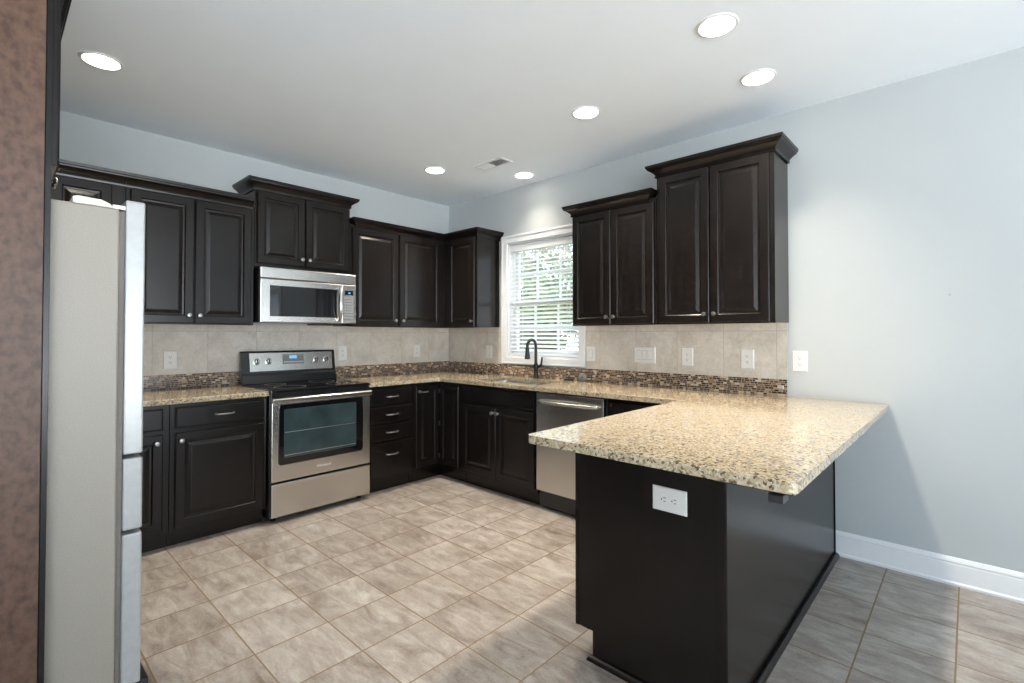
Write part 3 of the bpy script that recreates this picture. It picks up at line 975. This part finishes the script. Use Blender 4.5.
# ------------------------------------------------------------------ refrigerator and its enclosure
fr_ = thing('refrigerator', 'tall pale refrigerator seen from the side beside the dark end panel', 'refrigerator', (1.545, -3.5, 0))
MB().box(1.092, 2.000, -3.865, -3.150, 0.04, 1.746).build('body', 'fridge_side', fr_, bevel=0.006)
MB().box(1.10, 1.985, -3.149, -3.134, 0.05, 1.740).build('gasket', 'gasket', fr_)
MB().box(1.11, 1.98, -3.14, -3.05, 0.0, 0.055).box(1.11, 1.98, -3.84, -3.16, 0.0, 0.039).build('base_grille', 'dark_plastic', fr_)


def fdoor(x0, x1, z0, z1, name):
    mb = MB()
    n = 8
    ring = []
    y0, y1 = -3.133, -3.076
    outer_ = [(x0, y0), (x0, y1 - 0.008)]
    for k in range(n + 1):
        t = k / n
        outer_.append((x0 + (x1 - x0) * t, y1 + 0.006 * math.sin(PI * t)))
    outer_ += [(x1, y1 - 0.008), (x1, y0)]
    mb.rings([[(a, b, z0) for a, b in outer_], [(a, b, z1) for a, b in outer_]])
    return mb.build(name, 'fridge_door', fr_, bevel=0.006)


for x0, x1, hx in ((1.094, 1.544, 1.50), (1.548, 1.998, 1.592)):
    d = fdoor(x0, x1, 0.878, 1.782, 'door')
    MB().tube([(hx, -3.078, 0.98), (hx, -3.045, 1.0), (hx, -3.035, 1.04), (hx, -3.033, 1.3), (hx, -3.035, 1.56), (hx, -3.045, 1.60), (hx, -3.078, 1.62)], 0.011, 10).build('handle', 'fridge_door', d, smooth=True)
d = fdoor(1.094, 1.998, 0.610, 0.864, 'freezer_drawer')
MB().prism([(1.20, -3.078), (1.22, -3.058), (1.86, -3.058), (1.885, -3.078)], 0.625, 0.70).build('handle', 'fridge_door', d, bevel=0.006)
fdoor(1.094, 1.998, 0.062, 0.596, 'freezer_drawer')
for x0, x1 in ((1.10, 1.20), (1.90, 1.996)):
    mb = MB(lambda u, v, w: (w, u, v))
    mb.prism([(-3.275, 1.7465), (-3.275, 1.768), (-3.262, 1.772), (-3.20, 1.770), (-3.176, 1.760), (-3.165, 1.7465)], x0, x1)
    h_ = mb.build('hinge_cover', 'fridge_cream', fr_, bevel=0.003)
    MB().box(x0 + 0.02, x1 - 0.006, -3.168, -3.120, 1.7465, 1.760).lathe((x1 - 0.02, -3.118, 1.7465), (0, 0, 1), [(0.012, 0), (0.012, 0.026), (0.009, 0.028)], 14).build('hinge', 'fridge_cream', h_)

en = thing('refrigerator_enclosure', 'tall brown wood end panel and top cabinet built around the refrigerator', 'cabinet', (1.55, -3.6, 0))
MB().box(2.012, 2.050, -3.915, -3.3475, 0.0, 2.50).build('end_panel', 'wood_panel', en)
MB().box(2.006, 2.0475, -3.3455, -3.331, 0.0, 2.50).build('end_stile', 'wood', en, bevel=0.001)
MB().box(1.046, 1.068, -3.915, -3.331, 0.0, 2.44).build('end_panel', 'wood', en)
MB().box(1.069, 2.011, -3.915, -3.349, 1.840, 2.44).build('cabinet_box', 'wood', en)
MB().box(1.069, 2.0055, -3.348, -3.331, 1.820, 2.44).build('face_frame', 'wood', en)
TF = lambda u, v, w: (u, -3.331 + w, v)
door(TF, en, 1.075, 1.550, 1.845, 2.415, 0.0, (1.52, 1.90))
door(TF, en, 1.556, 2.040, 1.845, 2.415, 0.0, (1.586, 1.90))
crown([(2.047, -3.331), (1.046, -3.331)], 2.425, en)


# ------------------------------------------------------------------ outlets and switches (built facing -y at the origin, then placed)
def plate_mesh(w, h, parent, name='face_plate'):
    mb = MB(lambda u, v, q: (u, -q, v))
    mb.rect_rings(-w / 2, w / 2, -h / 2, h / 2, [(0, 0.0002), (0, 0.0035), (0.0035, 0.0062)])
    return mb.build(name, 'plate', parent)


TQ = lambda u, v, q: (u, -q, v)


def new_outlet(label, w=0.083, h=0.128, horizontal=False, group=None):
    t = thing('wall_outlet', label, 'outlet', (0, 0, 0), group)
    plate_mesh(w, h, t)
    for s_ in (-1, 1):
        mb = MB(TQ)
        ring = []
        for k in range(20):
            a = 2 * PI * k / 20
            ring.append((max(-0.0145, min(0.0145, 0.0175 * math.cos(a))), 0.0165 * math.sin(a) + s_ * 0.0195))
        if horizontal: ring = [(b, a) for a, b in ring]
        mb.rings([[(a, b, q) for a, b in ring] for q in (0.0062, 0.0080)])
        rc = mb.build('receptacle', 'plate', t)
        mb = MB(TQ)
        for du, hh in ((-0.0062, 0.0048), (0.0062, 0.0040)):
            u, v = du, s_ * 0.0195 + 0.003
            if horizontal: mb.box(v - hh, v + hh, -u - 0.0013, -u + 0.0013, 0.0080, 0.0084)
            else: mb.box(u - 0.0013, u + 0.0013, v - hh, v + hh, 0.0080, 0.0084)
        u, v = 0.0, s_ * 0.0195 - 0.008
        if horizontal: u, v = v, u
        mb.lathe((u, v, 0.0080), (0, 0, 1), [(0.0028, 0), (0.0028, 0.0004)], 10)
        mb.build('slots', 'slot', rc)
    MB(TQ).lathe((0, 0, 0.0062), (0, 0, 1), [(0.0032, 0), (0.0028, 0.0012)], 10).build('screw', 'plate', t)
    return t


def new_switch(label, gangs, w, h):
    t = thing('light_switch', label, 'switch', (0, 0, 0))
    plate_mesh(w, h, t)
    for k in range(gangs):
        c0 = (k - (gangs - 1) / 2) * 0.046
        mb = MB(TQ)
        mb.rings([[(c0 - 0.0165, -0.033, q0), (c0 + 0.0165, -0.033, q0), (c0 + 0.0165, 0.033, q1), (c0 - 0.0165, 0.033, q1)] for q0, q1 in ((0.0062, 0.0062), (0.0105, 0.0075))])
        mb.build('rocker', 'plate', t)
        mb = MB(TQ)
        mb.box(c0 - 0.0185, c0 - 0.0170, -0.035, 0.035, 0.0062, 0.0066); mb.box(c0 + 0.0170, c0 + 0.0185, -0.035, 0.035, 0.0062, 0.0066)
        mb.box(c0 - 0.0170, c0 + 0.0170, 0.0335, 0.035, 0.0062, 0.0066); mb.box(c0 - 0.0170, c0 + 0.0170, -0.035, -0.0335, 0.0062, 0.0066)
        mb.build('rocker_gap', 'grey_plastic', t)
    return t


o1 = new_outlet('white duplex outlet on the painted wall just past the tiles, above the peninsula', group='wall outlets')
o1.location = (3.4075, 0, 1.139)
FZ = (0, 0, 0)
FL = (0, 0, R(90))
dup(o1, (3.100, -0.008, 1.143), FZ, 'white outlet on the tile under the right half of the taller wall cabinet')
dup(o1, (2.691, -0.008, 1.145), FZ, 'white outlet on the tile right beside the triple switch plate')
dup(o1, (0.008, -2.567, 1.126), FL, 'white outlet on the tile left of the range')
dup(o1, (0.008, -1.252, 1.140), FL, 'white outlet on the tile just right of the range backguard')
dup(o1, (0.008, -0.435, 1.140), FL, 'white outlet on the range wall tile nearest the room corner')
s3 = new_switch('white triple rocker switch plate on the tile under the lower wall cabinet', 3, 0.176, 0.122)
s3.location = (2.354, -0.008, 1.150)
s1 = new_switch('white single rocker switch on the tile just right of the window', 1, 0.083, 0.125)
s1.location = (1.862, -0.008, 1.146)
dup(s1, (0.645, -0.008, 1.136), FZ, 'white single rocker switch on the tile left of the window')
oh = new_outlet('white duplex outlet lying sideways on the black peninsula end panel', 0.128, 0.086, True)
oh.location = (3.393, PY, 0.712)

mb = MB(TW).lathe((4.109, 1.519, 0.0), (0, 0, 1), [(0.009, 0), (0.009, 0.002), (0.006, 0.004), (0.002, 0.004)], 14)
tag(mb.build('wall_anchor', 'cap', root=(4.109, -0.001, 1.519), smooth=True), 'tiny grey plastic anchor left in the bare painted wall', 'anchor')
mb = MB(TW).rect_rings(3.283, 3.318, 0.962, 0.982, [(0, 0.0106), (0, 0.020), (0.003, 0.023)])
tag(mb.build('adhesive_clip', 'silver_paint', root=(3.30, -0.0105, 0.962)), 'small silver clip stuck on the right end of the mosaic strip', 'clip')

# ------------------------------------------------------------------ ceiling
LAMPS = [(0.914, -3.075, 'recessed ceiling light nearest the refrigerator'),
         (3.351, -1.199, 'recessed ceiling light over the peninsula, nearest the camera'),
         (3.345, -0.584, 'recessed ceiling light over the peninsula, nearest the taller wall cabinet'),
         (2.410, -0.876, 'recessed ceiling light standing alone in the middle of the ceiling'),
         (0.841, -0.852, 'recessed ceiling light left of the air vent'),
         (1.312, -0.233, 'recessed ceiling light right of the air vent, above the window')]
first = None
for k, (x, y, lab) in enumerate(LAMPS):
    if first is None:
        first = thing('recessed_light', lab, 'ceiling light', (x, y, H), 'recessed ceiling lights')
        MB().lathe((x, y, H), (0, 0, -1), [(0.092, 0.0002), (0.091, 0.004), (0.085, 0.007), (0.077, 0.006), (0.077, 0.0005)], 32).build('trim_ring', 'white', first, smooth=True)
        MB().lathe((x, y, H), (0, 0, -1), [(0.076, 0.0005), (0.076, 0.0045), (0.070, 0.006), (0.01, 0.0065)], 32).build('lens', 'lens', first, smooth=True)
        o = first
    else:
        o = dup(first, (x, y, H), FZ, lab)
    ld = bpy.data.lights.new('lamp_light', 'SPOT')
    ld.energy = LAMP_WATTS * (1.3, 1.15, 0.7, 1.15, 1.2, 0.22)[k]; ld.color = LAMP_COLOR
    ld.spot_size = R(114); ld.spot_blend = 0.9; ld.shadow_soft_size = 0.07
    lo = bpy.data.objects.new('lamp_light', ld); COL.objects.link(lo)
    lo.parent = o; lo.location = (0, 0, -0.02)

vt = thing('air_vent', 'white louvred air vent in the ceiling between two recessed lights', 'vent', (1.31, -0.625, H))
mb = MB()
vx0, vx1, vy0, vy1 = 1.150, 1.474, -0.697, -0.555
for a in ((vx0, vx1, vy0, vy0 + 0.022), (vx0, vx1, vy1 - 0.022, vy1), (vx0, vx0 + 0.022, vy0 + 0.022, vy1 - 0.022), (vx1 - 0.022, vx1, vy0 + 0.022, vy1 - 0.022)):
    mb.box(*a, H - 0.008, H - 0.0005)
mb.build('vent_frame', 'white', vt, bevel=0.002)
MB().box(vx0 + 0.022, vx1 - 0.022, vy0 + 0.022, vy1 - 0.022, H - 0.0015, H - 0.0005).build('duct_backing', 'slot', vt)
mb = MB()
for k in range(10):
    x = vx0 + 0.030 + k * 0.0133
    mb.rings([[(x, yy, H - 0.002), (x + 0.002, yy, H - 0.002), (x - 0.004, yy, H - 0.009), (x - 0.006, yy, H - 0.009)] for yy in (vy0 + 0.022, vy1 - 0.022)])
for k in range(10):
    x = vx0 + 0.168 + k * 0.0133
    mb.rings([[(x, yy, H - 0.002), (x + 0.002, yy, H - 0.002), (x + 0.008, yy, H - 0.009), (x + 0.006, yy, H - 0.009)] for yy in (vy0 + 0.022, vy1 - 0.022)])
mb.build('louvers', 'white', vt)
